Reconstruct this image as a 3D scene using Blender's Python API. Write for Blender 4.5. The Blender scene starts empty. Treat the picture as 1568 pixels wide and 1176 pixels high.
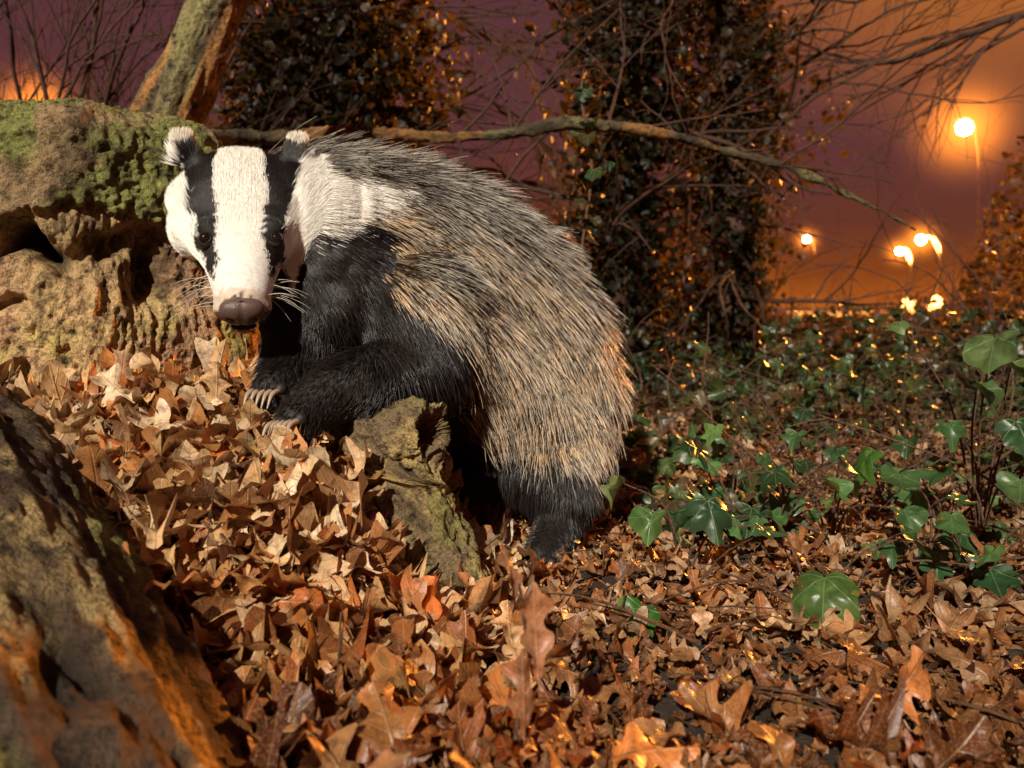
import bpy, math, random
import numpy as np
from mathutils import Vector
from mathutils.bvhtree import BVHTree

rng = np.random.default_rng(7)
random.seed(7)
scene = bpy.context.scene
COL = scene.collection

# ------------------------------------------------------------------ helpers
def _h(ix, iy, iz, seed):
    n = (ix * 374761393 + iy * 668265263 + iz * 2147483647 + seed * 974634777) & 0xffffffff
    n = ((n ^ (n >> 13)) * 1274126177) & 0xffffffff
    n = n ^ (n >> 16)
    return (n & 0xffff) / 65535.0

def vnoise(P, scale=1.0, seed=0):
    P = np.asarray(P, float) * scale
    I = np.floor(P).astype(np.int64)
    f = P - I
    f = f * f * (3 - 2 * f)
    out = 0
    for dx in (0, 1):
        wx = f[:, 0] if dx else 1 - f[:, 0]
        for dy in (0, 1):
            wy = f[:, 1] if dy else 1 - f[:, 1]
            for dz in (0, 1):
                wz = f[:, 2] if dz else 1 - f[:, 2]
                out = out + wx * wy * wz * _h(I[:, 0] + dx, I[:, 1] + dy, I[:, 2] + dz, seed)
    return out * 2 - 1

def fbm(P, scale=1.0, oct=4, seed=0, gain=0.5):
    a = 1.0; s = 0; t = 0
    for o in range(oct):
        s = s + a * vnoise(P, scale * 2 ** o, seed + o * 17)
        t += a; a *= gain
    return s / t

def ridged(P, scale=1.0, oct=4, seed=0, gain=0.55):
    a = 1.0; s = 0; t = 0
    for o in range(oct):
        s = s + a * (1 - 2 * np.abs(vnoise(P, scale * 2 ** o, seed + o * 13)))
        t += a; a *= gain
    return s / t

def sst(x, a, b):
    t = np.clip((x - a) / (b - a), 0, 1)
    return t * t * (3 - 2 * t)

def norm(v):
    return v / np.maximum(np.linalg.norm(v, axis=-1, keepdims=True), 1e-9)

def empty(name, loc=(0, 0, 0)):
    o = bpy.data.objects.new(name, None)
    o.empty_display_size = 0.1
    COL.objects.link(o)
    o.location = loc
    return o

def mesh_obj(name, V, F, mat, cols=None, luv=None, smooth=True, parent=None):
    V = np.asarray(V, float); F = np.asarray(F, np.int32)
    me = bpy.data.meshes.new(name)
    me.vertices.add(len(V)); me.vertices.foreach_set('co', V.astype(np.float32).ravel())
    k = F.shape[1]
    me.loops.add(F.size); me.loops.foreach_set('vertex_index', F.ravel())
    me.polygons.add(len(F)); me.polygons.foreach_set('loop_start', (np.arange(len(F)) * k).astype(np.int32))
    me.update(calc_edges=True)
    if smooth:
        me.polygons.foreach_set('use_smooth', np.ones(len(F), bool))
    if cols is not None:
        a = me.attributes.new('col', 'FLOAT_COLOR', 'POINT')
        c = np.ones((len(V), 4), np.float32); c[:, :3] = cols
        a.data.foreach_set('color', c.ravel())
    if luv is not None:
        a = me.attributes.new('luv', 'FLOAT_VECTOR', 'POINT')
        a.data.foreach_set('vector', np.asarray(luv, np.float32).ravel())
    me.materials.append(mat)
    ob = bpy.data.objects.new(name, me)
    COL.objects.link(ob)
    if parent: ob.parent = parent
    return ob

class NT:
    def __init__(s, tree): s.t = tree; s.n = tree.nodes; s.l = tree.links
    def new(s, typ, **kw):
        n = s.n.new(typ)
        for k, v in kw.items(): setattr(n, k, v)
        return n
    def put(s, sock, v):
        if hasattr(v, 'is_output'): s.l.new(v, sock)
        elif v is not None: sock.default_value = v
    def math(s, op, a, b=None, c=None, clamp=False):
        n = s.n.new('ShaderNodeMath'); n.operation = op; n.use_clamp = clamp
        s.put(n.inputs[0], a); s.put(n.inputs[1], b)
        if c is not None: s.put(n.inputs[2], c)
        return n.outputs[0]
    def mix(s, f, a, b, blend='MIX'):
        n = s.n.new('ShaderNodeMix'); n.data_type = 'RGBA'; n.blend_type = blend
        s.put(n.inputs[0], f); s.put(n.inputs[6], a); s.put(n.inputs[7], b)
        return n.outputs[2]
    def noise(s, vec, scale, detail=4, rough=0.6):
        n = s.n.new('ShaderNodeTexNoise'); n.inputs['Scale'].default_value = scale
        n.inputs['Detail'].default_value = detail; n.inputs['Roughness'].default_value = rough
        if vec is not None: s.l.new(vec, n.inputs['Vector'])
        return n.outputs[0]
    def remap(s, v, a, b, c=0.0, d=1.0):
        n = s.n.new('ShaderNodeMapRange'); s.put(n.inputs[0], v)
        n.inputs[1].default_value = a; n.inputs[2].default_value = b
        n.inputs[3].default_value = c; n.inputs[4].default_value = d
        return n.outputs[0]

def new_mat(name):
    m = bpy.data.materials.new(name); m.use_nodes = True
    t = NT(m.node_tree)
    return m, t, m.node_tree.nodes['Principled BSDF'], m.node_tree.nodes['Material Output']

def bark_mat(name, base=None, dark=(0.02, 0.015, 0.01, 1), scale=30, bump=0.6, rough=0.85, spec=0.3):
    m, t, b, o = new_mat(name)
    tc = t.new('ShaderNodeTexCoord'); v = tc.outputs['Object']
    if base is None:
        at = t.new('ShaderNodeAttribute', attribute_name='col'); c = at.outputs['Color']
    else:
        c = base
    n1 = t.noise(v, scale, 5, 0.7); n2 = t.noise(v, scale * 3.3, 4, 0.7)
    f = t.math('MULTIPLY', t.remap(n1, 0.34, 0.50), t.remap(n2, 0.34, 0.54, 0.4, 1.0), clamp=True)
    cc = t.mix(f, dark, c)
    t.l.new(cc, b.inputs['Base Color'])
    b.inputs['Roughness'].default_value = rough
    b.inputs['Specular IOR Level'].default_value = spec
    bp = t.new('ShaderNodeBump'); bp.inputs['Strength'].default_value = bump; bp.inputs['Distance'].default_value = 0.012
    t.l.new(t.math('ADD', n1, t.math('MULTIPLY', n2, 0.6)), bp.inputs['Height'])
    t.l.new(bp.outputs[0], b.inputs['Normal'])
    return m

def tubes(polys, sides=6):
    Vs = []; Fs = []; off = 0
    ang = np.linspace(0, 2 * np.pi, sides, endpoint=False)
    for P, R in polys:
        P = np.asarray(P, float); R = np.asarray(R, float)
        n = len(P)
        T = norm(np.gradient(P, axis=0))
        ref = np.array([0.13, 0.2, 1.0]) if abs(T[:, 2]).mean() < 0.85 else np.array([1.0, 0.1, 0.05])
        A = norm(np.cross(T, ref)); B = np.cross(T, A)
        ring = P[:, None, :] + R[:, None, None] * (np.cos(ang)[None, :, None] * A[:, None, :] + np.sin(ang)[None, :, None] * B[:, None, :])
        Vs.append(ring.reshape(-1, 3))
        i = np.arange(n - 1)[:, None] * sides; j = np.arange(sides)[None, :]; j2 = (j + 1) % sides
        F = np.stack([i + j, i + j2, i + sides + j2, i + sides + j], -1).reshape(-1, 4) + off
        Fs.append(F); off += n * sides
    return np.concatenate(Vs), np.concatenate(Fs)

def smooth_path(pts, rad, n):
    pts = np.asarray(pts, float); rad = np.asarray(rad, float)
    d = np.r_[0, np.cumsum(np.linalg.norm(np.diff(pts, axis=0), axis=1))]
    t = np.linspace(0, d[-1], n)
    def cr(v):
        m = np.gradient(v, d, axis=0) if v.ndim == 1 else np.stack([np.gradient(v[:, k], d) for k in range(v.shape[1])], 1)
        idx = np.clip(np.searchsorted(d, t, side='right') - 1, 0, len(d) - 2)
        h = d[idx + 1] - d[idx]; s = (t - d[idx]) / h
        if v.ndim > 1: s = s[:, None]; h = h[:, None]
        return (2*s**3-3*s**2+1)*v[idx] + (s**3-2*s**2+s)*h*m[idx] + (-2*s**3+3*s**2)*v[idx+1] + (s**3-s**2)*h*m[idx+1]
    return cr(pts), np.maximum(cr(rad), 0.0008)

def grow(out, p, d, L, r, depth, droop=0.0, wig=0.25, kids=4, spread=0.8):
    n = max(5, int(L / 0.07)); n = min(n, 24)
    P = [np.array(p, float)]; d = np.array(d, float); d /= np.linalg.norm(d)
    for i in range(n):
        d = d + rng.normal(0, wig * 0.5, 3) + np.array([0, 0, -droop / n])
        d /= np.linalg.norm(d)
        P.append(P[-1] + d * L / n)
    P = np.array(P); R = np.linspace(r, r * 0.35, n + 1)
    out.append((P, R))
    if depth <= 0: return
    for k in range(kids):
        i = int(rng.uniform(0.25, 0.98) * n)
        dd = norm(P[min(i + 1, n)] - P[i - 1]) + rng.normal(0, spread * 0.6, 3)
        grow(out, P[i], dd, L * rng.uniform(0.4, 0.7), R[i] * 0.65, depth - 1, droop, wig, kids, spread)

# ------------------------------------------------------------------ terrain
def height(x, y):
    x = np.asarray(x, float); y = np.asarray(y, float)
    P = np.stack([x, y, np.zeros_like(x)], -1).reshape(-1, 3)
    n = (0.020 * fbm(P, 3.0, 3, 3) + 0.010 * vnoise(P, 14, 5)).reshape(x.shape)
    mound = 0.250 * sst(-x, 0.02, 0.36) * sst(y, 0.66, 1.14) * (1 - 0.6 * sst(y, 1.9, 3.0))
    r = np.hypot(x, y)
    big = 0.12 * np.sin(x * 0.35 + 1) * np.sin(y * 0.3) * sst(r, 3, 8)
    return n * (1 - sst(r, 20, 60)) + mound + big * (1 - sst(r, 30, 80))
def h1(x, y): return float(height(np.array([x]), np.array([y]))[0])

a = np.sinh(np.linspace(-1, 1, 380) * 7.2); xs = a / a.max() * 250
b = np.sinh(np.linspace(-1, 1, 420) * 7.2); ys = b / b.max() * 250 + 1.2
X, Y = np.meshgrid(xs, ys)
V = np.stack([X, Y, height(X, Y)], -1).reshape(-1, 3)
nx, ny = len(xs), len(ys)
i = np.arange(ny - 1)[:, None] * nx; j = np.arange(nx - 1)[None, :]
F = np.stack([i + j, i + j + 1, i + nx + j + 1, i + nx + j], -1).reshape(-1, 4)
m_soil, t, bs, o = new_mat('soil')
tc = t.new('ShaderNodeTexCoord')
n1 = t.noise(tc.outputs['Object'], 25, 6, 0.7); n2 = t.noise(tc.outputs['Object'], 140, 4, 0.7)
c = t.mix(t.remap(n1, 0.35, 0.65), (0.012, 0.008, 0.005, 1), (0.06, 0.035, 0.02, 1))
c = t.mix(t.remap(n2, 0.55, 0.75), c, (0.12, 0.075, 0.04, 1))
t.l.new(c, bs.inputs['Base Color']); bs.inputs['Roughness'].default_value = 0.95
bp = t.new('ShaderNodeBump'); bp.inputs['Strength'].default_value = 0.8; bp.inputs['Distance'].default_value = 0.01
t.l.new(n2, bp.inputs['Height']); t.l.new(bp.outputs[0], bs.inputs['Normal'])
mesh_obj('ground', V, F, m_soil)

# ------------------------------------------------------------------ leaf templates
def oak_template(ns=22, seed=0, lobes=4.5, width=0.30, simple=False):
    r = np.random.default_rng(seed)
    tt = np.linspace(0, 1, ns)
    def side(ph):
        e = np.sin(np.pi * np.clip((tt - 0.1) / 0.9, 0, 1) ** 0.9) ** 0.55 * width
        e = e * (0.60 + 0.5 * tt)
        if simple: l = 1.0 + 0.06 * np.sin(tt * 40 + ph)
        else:
            s_ = np.sin(tt * lobes * 2 * np.pi + ph)
            l = 0.70 + 0.30 * np.sign(s_) * np.abs(s_) ** .7
        return np.maximum(e * l, 0.009)
    ph = r.uniform(0, 6.28)
    wl = side(ph); wr = side(ph + r.uniform(-0.6, 0.6))
    across = np.array([-1, -0.5, 0, 0.5, 1])
    V = []; U = []
    for k in range(ns):
        for q in across:
            w = (wl[k] if q < 0 else wr[k])
            V.append((q * w, tt[k] + 0.06 * abs(q) * (w / width), 0)); U.append((q * w, tt[k], abs(q)))
    V = np.array(V, float); U = np.array(U, float)
    i = np.arange(ns - 1)[:, None] * 5; j = np.arange(4)[None, :]
    F = np.stack([i + j, i + j + 1, i + 5 + j + 1, i + 5 + j], -1).reshape(-1, 4)
    V[:, 1] -= 0.5
    V[:, 2] += 0.025 * np.sin(V[:, 1] * 21 + ph) * np.abs(U[:, 2]) + .012 * np.sin(V[:, 1] * 43) * U[:, 2]
    return V, F, U

def ivy_template(nseg=30, rings=3, heart=False):
    th = np.linspace(-np.pi, np.pi, nseg, endpoint=False)
    at = np.abs(th)
    if heart:
        r = 0.35 + 0.16 * np.exp(-(th / 0.32) ** 2) + 0.09 * np.exp(-((at - 1.05) / 0.35) ** 2) + 0.08 * np.exp(-((at - 2.1) / 0.4) ** 2)
    else:
        r = 0.30 + 0.27 * np.exp(-(th / 0.34) ** 2) + 0.17 * np.exp(-((at - 1.05) / 0.28) ** 2) + 0.13 * np.exp(-((at - 2.1) / 0.32) ** 2)
    r = r * (1 - 0.35 * np.exp(-((at - np.pi) / 0.22) ** 2))
    V = [(0, 0.0, 0)]
    for k in range(1, rings + 1):
        f = k / rings
        for a_, rr in zip(th, r):
            V.append((math.sin(a_) * rr * f, math.cos(a_) * rr * f, 0))
    V = np.array(V, float)
    F = []
    for j in range(nseg):
        j2 = (j + 1) % nseg
        for k in range(rings - 1):
            a0 = 1 + k * nseg
            F.append((a0 + j, a0 + nseg + j, a0 + nseg + j2, a0 + j2))
    F += [(0, 1 + j, 1 + (j + 1) % nseg, 1 + (j + 2) % nseg) for j in range(0, nseg, 2)]
    F = np.array(F)
    base = np.array([0, -0.22, 0])
    U = V - base
    V[:, 2] = 0.14 * (np.abs(V[:, 0])) + 0.05 * np.cos(np.arctan2(V[:, 0], V[:, 1]) * 5 + .4) * np.hypot(V[:, 0], V[:, 1]) * 1.6 - .25 * V[:, 1] ** 2
    return V - base, F, U

def rot_frames(yaw, tx, ty):
    cz, sz = np.cos(yaw), np.sin(yaw); cx, sx = np.cos(tx), np.sin(tx); cy, sy = np.cos(ty), np.sin(ty)
    n = len(yaw); Rz = np.zeros((n, 3, 3)); Rx = np.zeros((n, 3, 3)); Ry = np.zeros((n, 3, 3))
    Rz[:, 0, 0] = cz; Rz[:, 0, 1] = -sz; Rz[:, 1, 0] = sz; Rz[:, 1, 1] = cz; Rz[:, 2, 2] = 1
    Rx[:, 0, 0] = 1; Rx[:, 1, 1] = cx; Rx[:, 1, 2] = -sx; Rx[:, 2, 1] = sx; Rx[:, 2, 2] = cx
    Ry[:, 1, 1] = 1; Ry[:, 0, 0] = cy; Ry[:, 0, 2] = sy; Ry[:, 2, 0] = -sy; Ry[:, 2, 2] = cy
    return Rz @ Rx @ Ry

def scatter(templates, pos, size, R, cols, curl=0.0, curl2=0.0, wave=0.0):
    Vs, Fs, Us, Cs = [], [], [], []; off = 0
    n = len(pos); which = rng.integers(0, len(templates), n)
    for k, (TV, TF, TU) in enumerate(templates):
        id_ = np.where(which == k)[0]
        if len(id_) == 0: continue
        m = len(TV)
        v = np.repeat(TV[None], len(id_), 0).copy()
        c1 = rng.normal(0, 1, len(id_))[:, None] * curl; c2 = rng.normal(0.3, 1, len(id_))[:, None] * curl2
        c3 = rng.normal(0, 1, len(id_))[:, None] * curl * 0.6
        x = v[:, :, 0]; y = v[:, :, 1]
        v[:, :, 2] += c1 * x * x * 3 + c2 * y * y + c3 * x * y
        if wave:
            ph = rng.uniform(0, 6.28, (len(id_), 1))
            v[:, :, 2] += wave * np.sin(y * 9 + ph) * np.abs(x)
        v *= size[id_][:, None, None]
        v = np.einsum('nij,nmj->nmi', R[id_], v) + pos[id_][:, None, :]
        Vs.append(v.reshape(-1, 3)); Us.append(np.tile(TU, (len(id_), 1)))
        Cs.append(np.repeat(cols[id_], m, 0))
        Fs.append((TF[None] + (np.arange(len(id_)) * m)[:, None, None]).reshape(-1, TF.shape[1]) + off)
        off += m * len(id_)
    return np.concatenate(Vs), np.concatenate(Fs), np.concatenate(Us), np.concatenate(Cs)

def litter_material(name, trans=0.2):
    m, t, bs, o = new_mat(name)
    at = t.new('ShaderNodeAttribute', attribute_name='col'); uv = t.new('ShaderNodeAttribute', attribute_name='luv')
    sp = t.new('ShaderNodeSeparateXYZ'); t.l.new(uv.outputs['Vector'], sp.inputs[0])
    ax = t.math('ABSOLUTE', sp.outputs[0])
    mid = t.remap(ax, 0.0, 0.014, 1, 0)
    s = t.math('FRACT', t.math('SUBTRACT', t.math('MULTIPLY', sp.outputs[1], 8.5), t.math('MULTIPLY', ax, 6.0)))
    side = t.remap(t.math('ABSOLUTE', t.math('SUBTRACT', s, 0.5)), 0.0, 0.09, 0.6, 0)
    vein = t.math('MAXIMUM', mid, side)
    tc = t.new('ShaderNodeTexCoord')
    n1 = t.noise(tc.outputs['Object'], 90, 4, 0.65); n2 = t.noise(tc.outputs['Object'], 420, 2, 0.6)
    c = t.mix(t.remap(n1, 0.48, 0.70, 0, 0.75), at.outputs['Color'], (0.07, 0.028, 0.012, 1))
    c = t.mix(t.remap(n2, 0.5, 0.75, 0, 0.3), c, (0.66, 0.46, 0.26, 1))
    c = t.mix(t.math('MULTIPLY', vein, 0.4), c, (0.55, 0.34, 0.16, 1))
    t.l.new(c, bs.inputs['Base Color']); bs.inputs['Roughness'].default_value = 0.42
    bs.inputs['Specular IOR Level'].default_value = 0.5
    bp = t.new('ShaderNodeBump'); bp.inputs['Strength'].default_value = 0.6; bp.inputs['Distance'].default_value = 0.002
    t.l.new(t.math('ADD', t.math('MULTIPLY', vein, 0.8), n1), bp.inputs['Height']); t.l.new(bp.outputs[0], bs.inputs['Normal'])
    tr = t.new('ShaderNodeBsdfTranslucent'); t.l.new(c, tr.inputs[0])
    mx = t.new('ShaderNodeMixShader'); mx.inputs[0].default_value = trans
    t.l.new(bs.outputs[0], mx.inputs[1]); t.l.new(tr.outputs[0], mx.inputs[2]); t.l.new(mx.outputs[0], o.inputs[0])
    return m
m_litter = litter_material('dead_oak_leaf')

oaks = [oak_template(26, s, l, w) for s, l, w in ((1, 4.0, .27), (2, 3.5, .29), (3, 4.5, .25), (4, 3.0, .28))]
oaks += [oak_template(14, 9, 3, .20, True), oak_template(14, 11, 3, .27, True)]
pal = np.array([(.74, .45, .20), (.82, .56, .30), (.44, .18, .06), (.62, .27, .08), (.20, .085, .035), (.88, .67, .42), (.54, .30, .13), (.68, .22, .05)])

def litter_cols(x, y, n):
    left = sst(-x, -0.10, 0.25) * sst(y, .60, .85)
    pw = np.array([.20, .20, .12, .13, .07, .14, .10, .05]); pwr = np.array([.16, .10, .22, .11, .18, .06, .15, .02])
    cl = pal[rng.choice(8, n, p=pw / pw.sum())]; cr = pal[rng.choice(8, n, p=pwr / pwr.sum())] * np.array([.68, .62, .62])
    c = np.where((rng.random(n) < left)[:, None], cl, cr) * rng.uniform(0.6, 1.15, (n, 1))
    front_dim = (1 - sst(y, 0.74, 1.0))[:, None]
    c = c * (1 - 0.50 * front_dim) * (1 + front_dim * np.array([0.25, -0.12, -0.5]))  # nearest leaves: flash fall-off and orange streetlight put into the colour
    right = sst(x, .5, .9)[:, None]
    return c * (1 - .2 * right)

N = 9500
yy = 0.42 + 2.6 * rng.random(N) ** 1.15
xx = (rng.random(N) * 2 - 1) * (0.35 + yy * 0.72)
sz = rng.uniform(0.04, 0.095, N) * np.where(rng.random(N) < 0.40, 0.5, 1)
sz = np.where((xx > 0.05), sz * 0.80, sz)
pos = np.stack([xx, yy, height(xx, yy) + rng.random(N) ** 1.5 * 0.035 + 0.004], -1)
R = rot_frames(rng.uniform(0, 6.28, N), rng.normal(0, 0.38, N), rng.normal(0, 0.38, N))
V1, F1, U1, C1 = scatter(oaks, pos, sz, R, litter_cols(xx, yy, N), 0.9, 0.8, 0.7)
N = 2300
yy = .60 + .78 * rng.random(N); xx = -.02 - (.15 + .62 * yy) * rng.random(N) ** .8
stick = rng.random(N) < .10
pos = np.stack([xx, yy, height(xx, yy) + .012 + rng.random(N) * .04], -1)
R = rot_frames(rng.uniform(0, 6.28, N), rng.normal(0.15, 0.32, N) + stick * rng.uniform(-.2, .8, N), rng.normal(0, 0.38, N))
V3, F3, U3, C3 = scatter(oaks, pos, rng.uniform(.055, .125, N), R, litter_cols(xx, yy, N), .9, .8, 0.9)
small = [oak_template(7, 21, 2, .25, True), oak_template(9, 22, 2.5, .28)]
N = 17000
yy = np.where(rng.random(N) < 0.55, 0.5 + 3 * rng.random(N), 2.5 + 9 * rng.random(N) ** 1.4)
xx = (rng.random(N) * 2 - 1) * (0.4 + yy * 0.8)
sz = rng.uniform(0.012, 0.038, N) * np.where(yy > 2.5, 2.0, 1)
pos = np.stack([xx, yy, height(xx, yy) + rng.random(N) * 0.03 + 0.003], -1)
R = rot_frames(rng.uniform(0, 6.28, N), rng.normal(0, 0.45, N), rng.normal(0, 0.45, N))
C = litter_cols(xx, yy, N) * (1 - 0.75 * sst(yy, 1.8, 3.0))[:, None]  # far litter darkened with distance, flash fall-off in the leaf colour
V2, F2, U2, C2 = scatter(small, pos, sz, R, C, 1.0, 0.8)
n1_, n3_ = len(V1), len(V3)
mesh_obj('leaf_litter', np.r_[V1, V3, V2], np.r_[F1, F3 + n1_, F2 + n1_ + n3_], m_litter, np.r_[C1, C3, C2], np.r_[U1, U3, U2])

hero = [((-.275, 1.0, .215), .13, 0.9, .35, .3, (.75, .28, .10)), ((-.36, .96, .21), .14, 2.4, .5, -.2, (.84, .62, .38)),
        ((-.45, 1.0, .27), .12, 4.0, .3, .4, (.84, .60, .36)), ((-.30, .93, .18), .15, 5.2, .45, .2, (.86, .60, .34)),
        ((-.52, 1.05, .31), .10, 1.0, .4, -.4, (.86, .64, .4)), ((-.40, 1.08, .31), .12, 0.3, .8, .3, (.70, .42, .2)),
        ((-.25, .84, .13), .12, 1.8, .2, .3, (.7, .32, .10)), ((-.13, .86, .06), .11, 3.0, .3, -.2, (.8, .55, .3)),
        ((-.47, 1.07, .33), .13, 2.9, .9, .1, (.82, .55, .3)), ((.09, .98, .04), .10, 1.2, .15, .2, (.84, .6, .36)),
        ((.02, .72, .04), .13, 2.2, .4, .3, (.45, .19, .05)), ((.10, .66, .05), .12, 4.6, .3, .2, (.75, .24, .05)),
        ((-.14, .62, .07), .12, 0.8, .4, .1, (.42, .2, .07)), ((.0, .86, .06), .10, .2, .5, .2, (.7, .4, .18)),
        ((-.34, .80, .14), .13, 2.0, .3, .3, (.6, .22, .06)), ((-.21, 1.04, .20), .10, 5.6, .5, .0, (.75, .48, .25)),
        ((.36, .76, .05), .11, 5.0, .3, .0, (.6, .2, .05)), ((.5, .86, .06), .10, 3.6, .3, .2, (.4, .18, .06)),
        ((-.38, .86, .18), .13, 3.4, .4, .2, (.8, .5, .25)), ((-.20, .92, .13), .12, 1.4, .4, -.3, (.82, .56, .3)), ((-.10, .95, .07), .11, 4.2, .4, .3, (.7, .42, .2))]
for k in range(80):
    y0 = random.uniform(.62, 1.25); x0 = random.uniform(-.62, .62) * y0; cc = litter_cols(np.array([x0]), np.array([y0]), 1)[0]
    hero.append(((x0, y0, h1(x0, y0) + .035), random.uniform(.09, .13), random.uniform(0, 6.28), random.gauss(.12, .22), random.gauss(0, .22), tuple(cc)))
pos = np.array([h[0] for h in hero]); sz = np.array([h[1] for h in hero]) * 0.9
R = rot_frames(np.array([h[2] for h in hero]), np.array([h[3] for h in hero]), np.array([h[4] for h in hero]))
V, F, U, C = scatter([oak_template(44, 31, 4.5, .26), oak_template(44, 32, 4.0, .28)], pos, sz, R, np.array([h[5] for h in hero]), 1.0, 0.7, 0.9)
mesh_obj('oak_leaves', V, F, m_litter, C, U)

m_twig = bark_mat('twig_bark', (0.14, 0.07, 0.035, 1), scale=80)
def sprig(stem, leaves):
    e_ = empty('dead_leaf_sprig')
    P, Rr = smooth_path(stem, np.linspace(.003, .0015, len(stem)), 16)
    V, F = tubes([(P, Rr)], 6); mesh_obj('stem', V, F, m_twig, parent=e_)
    R = rot_frames(np.array([l[2] for l in leaves]), np.array([l[3] for l in leaves]), np.array([l[4] for l in leaves]))
    V, F, U, C = scatter([oak_template(24, 41, 3.0, .22)], np.array([l[0] for l in leaves]), np.array([l[1] for l in leaves]), R, np.array([l[5] for l in leaves]), .8, 0.4, 0.4)
    mesh_obj('leaves', V, F, m_litter, C, U, parent=e_)
sprig([(.0, .66, .0), (.004, .66, .07), (.012, .66, .14), (.006, .66, .19)],
      [((.020, .655, .150), .085, .35, 1.40, -.1, (.34, .16, .08)), ((.000, .66, .195), .06, .7, 1.3, .3, (.34, .16, .08)), ((.010, .65, .10), .08, .3, 1.5, .2, (.30, .13, .06))])
sprig([(.10, .50, -.01), (.07, .49, .07), (.04, .48, .12), (-.01, .47, .15)],
      [((.045, .48, .125), .075, 1.2, .6, .2, (.50, .20, .05)), ((-.02, .47, .145), .06, 2.4, .7, -.3, (.40, .17, .05)), ((.10, .49, .10), .07, 4.4, .5, .2, (.75, .27, .04))])
sprig([(.30, .55, -.01), (.28, .54, .05), (.25, .53, .10)],
      [((.25, .53, .105), .075, 2.0, .5, .2, (.40, .15, .05)), ((.30, .535, .08), .065, 4.0, .4, .2, (.55, .19, .04))])
sprig([(-.12, .53, 0), (-.13, .52, .06), (-.10, .51, .11)],
      [((-.10, .51, .11), .08, 5.0, .5, .2, (.40, .18, .07)), ((-.15, .52, .08), .07, 1.0, .5, -.2, (.6, .22, .05))])

# ------------------------------------------------------------------ ivy
def ivy_material(name, trans=0.25, rough=0.36, veinamt=0.55, spec=.5):
    m, t, bs, o = new_mat(name)
    at = t.new('ShaderNodeAttribute', attribute_name='col')
    tc = t.new('ShaderNodeTexCoord')
    n1 = t.noise(tc.outputs['Object'], 60, 4, 0.6)
    if veinamt:
        c = t.mix(t.remap(n1, 0.35, 0.7, 0, 0.6), at.outputs['Color'], (0.012, 0.03, 0.008, 1))
        uv = t.new('ShaderNodeAttribute', attribute_name='luv')
        sp = t.new('ShaderNodeSeparateXYZ'); t.l.new(uv.outputs['Vector'], sp.inputs[0])
        v = None
        for k in (-1.75, -0.85, 0, 0.85, 1.75):
            dx, dy = math.sin(k), math.cos(k)
            perp = t.math('ABSOLUTE', t.math('SUBTRACT', t.math('MULTIPLY', sp.outputs[0], dy), t.math('MULTIPLY', sp.outputs[1], dx)))
            along = t.math('ADD', t.math('MULTIPLY', sp.outputs[0], dx), t.math('MULTIPLY', sp.outputs[1], dy))
            ln = t.math('MULTIPLY', t.remap(perp, 0.003, 0.014, 1, 0), t.math('GREATER_THAN', along, 0.0))
            v = ln if v is None else t.math('MAXIMUM', v, ln)
        c = t.mix(t.math('MULTIPLY', v, veinamt), c, (0.20, 0.28, 0.12, 1))
        bp = t.new('ShaderNodeBump'); bp.inputs['Strength'].default_value = 0.4; bp.inputs['Distance'].default_value = 0.002
        t.l.new(t.math('SUBTRACT', n1, v), bp.inputs['Height']); t.l.new(bp.outputs[0], bs.inputs['Normal'])
    else:
        c = t.mix(t.remap(n1, 0.35, 0.7, 0, 0.6), at.outputs['Color'], (0.010, 0.012, 0.004, 1))
    t.l.new(c, bs.inputs['Base Color']); bs.inputs['Roughness'].default_value = rough
    bs.inputs['Specular IOR Level'].default_value = spec
    tr = t.new('ShaderNodeBsdfTranslucent')
    if veinamt: t.l.new(c, tr.inputs[0])
    else: t.l.new(t.mix(.35, c, (.30, .20, .05, 1)), tr.inputs[0])
    mx = t.new('ShaderNodeMixShader'); mx.inputs[0].default_value = trans
    t.l.new(bs.outputs[0], mx.inputs[1]); t.l.new(tr.outputs[0], mx.inputs[2]); t.l.new(mx.outputs[0], o.inputs[0])
    return m
m_ivy = ivy_material('ivy_leaf')
ivyA = ivy_template(40, 5); ivyH = ivy_template(40, 5, True); ivyS = ivy_template(10, 1, True); ivyM = ivy_template(20, 2); ivyMH = ivy_template(20, 2, True)
m_stem = bark_mat('ivy_stem', (0.16, 0.09, 0.05, 1), scale=80)

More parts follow.
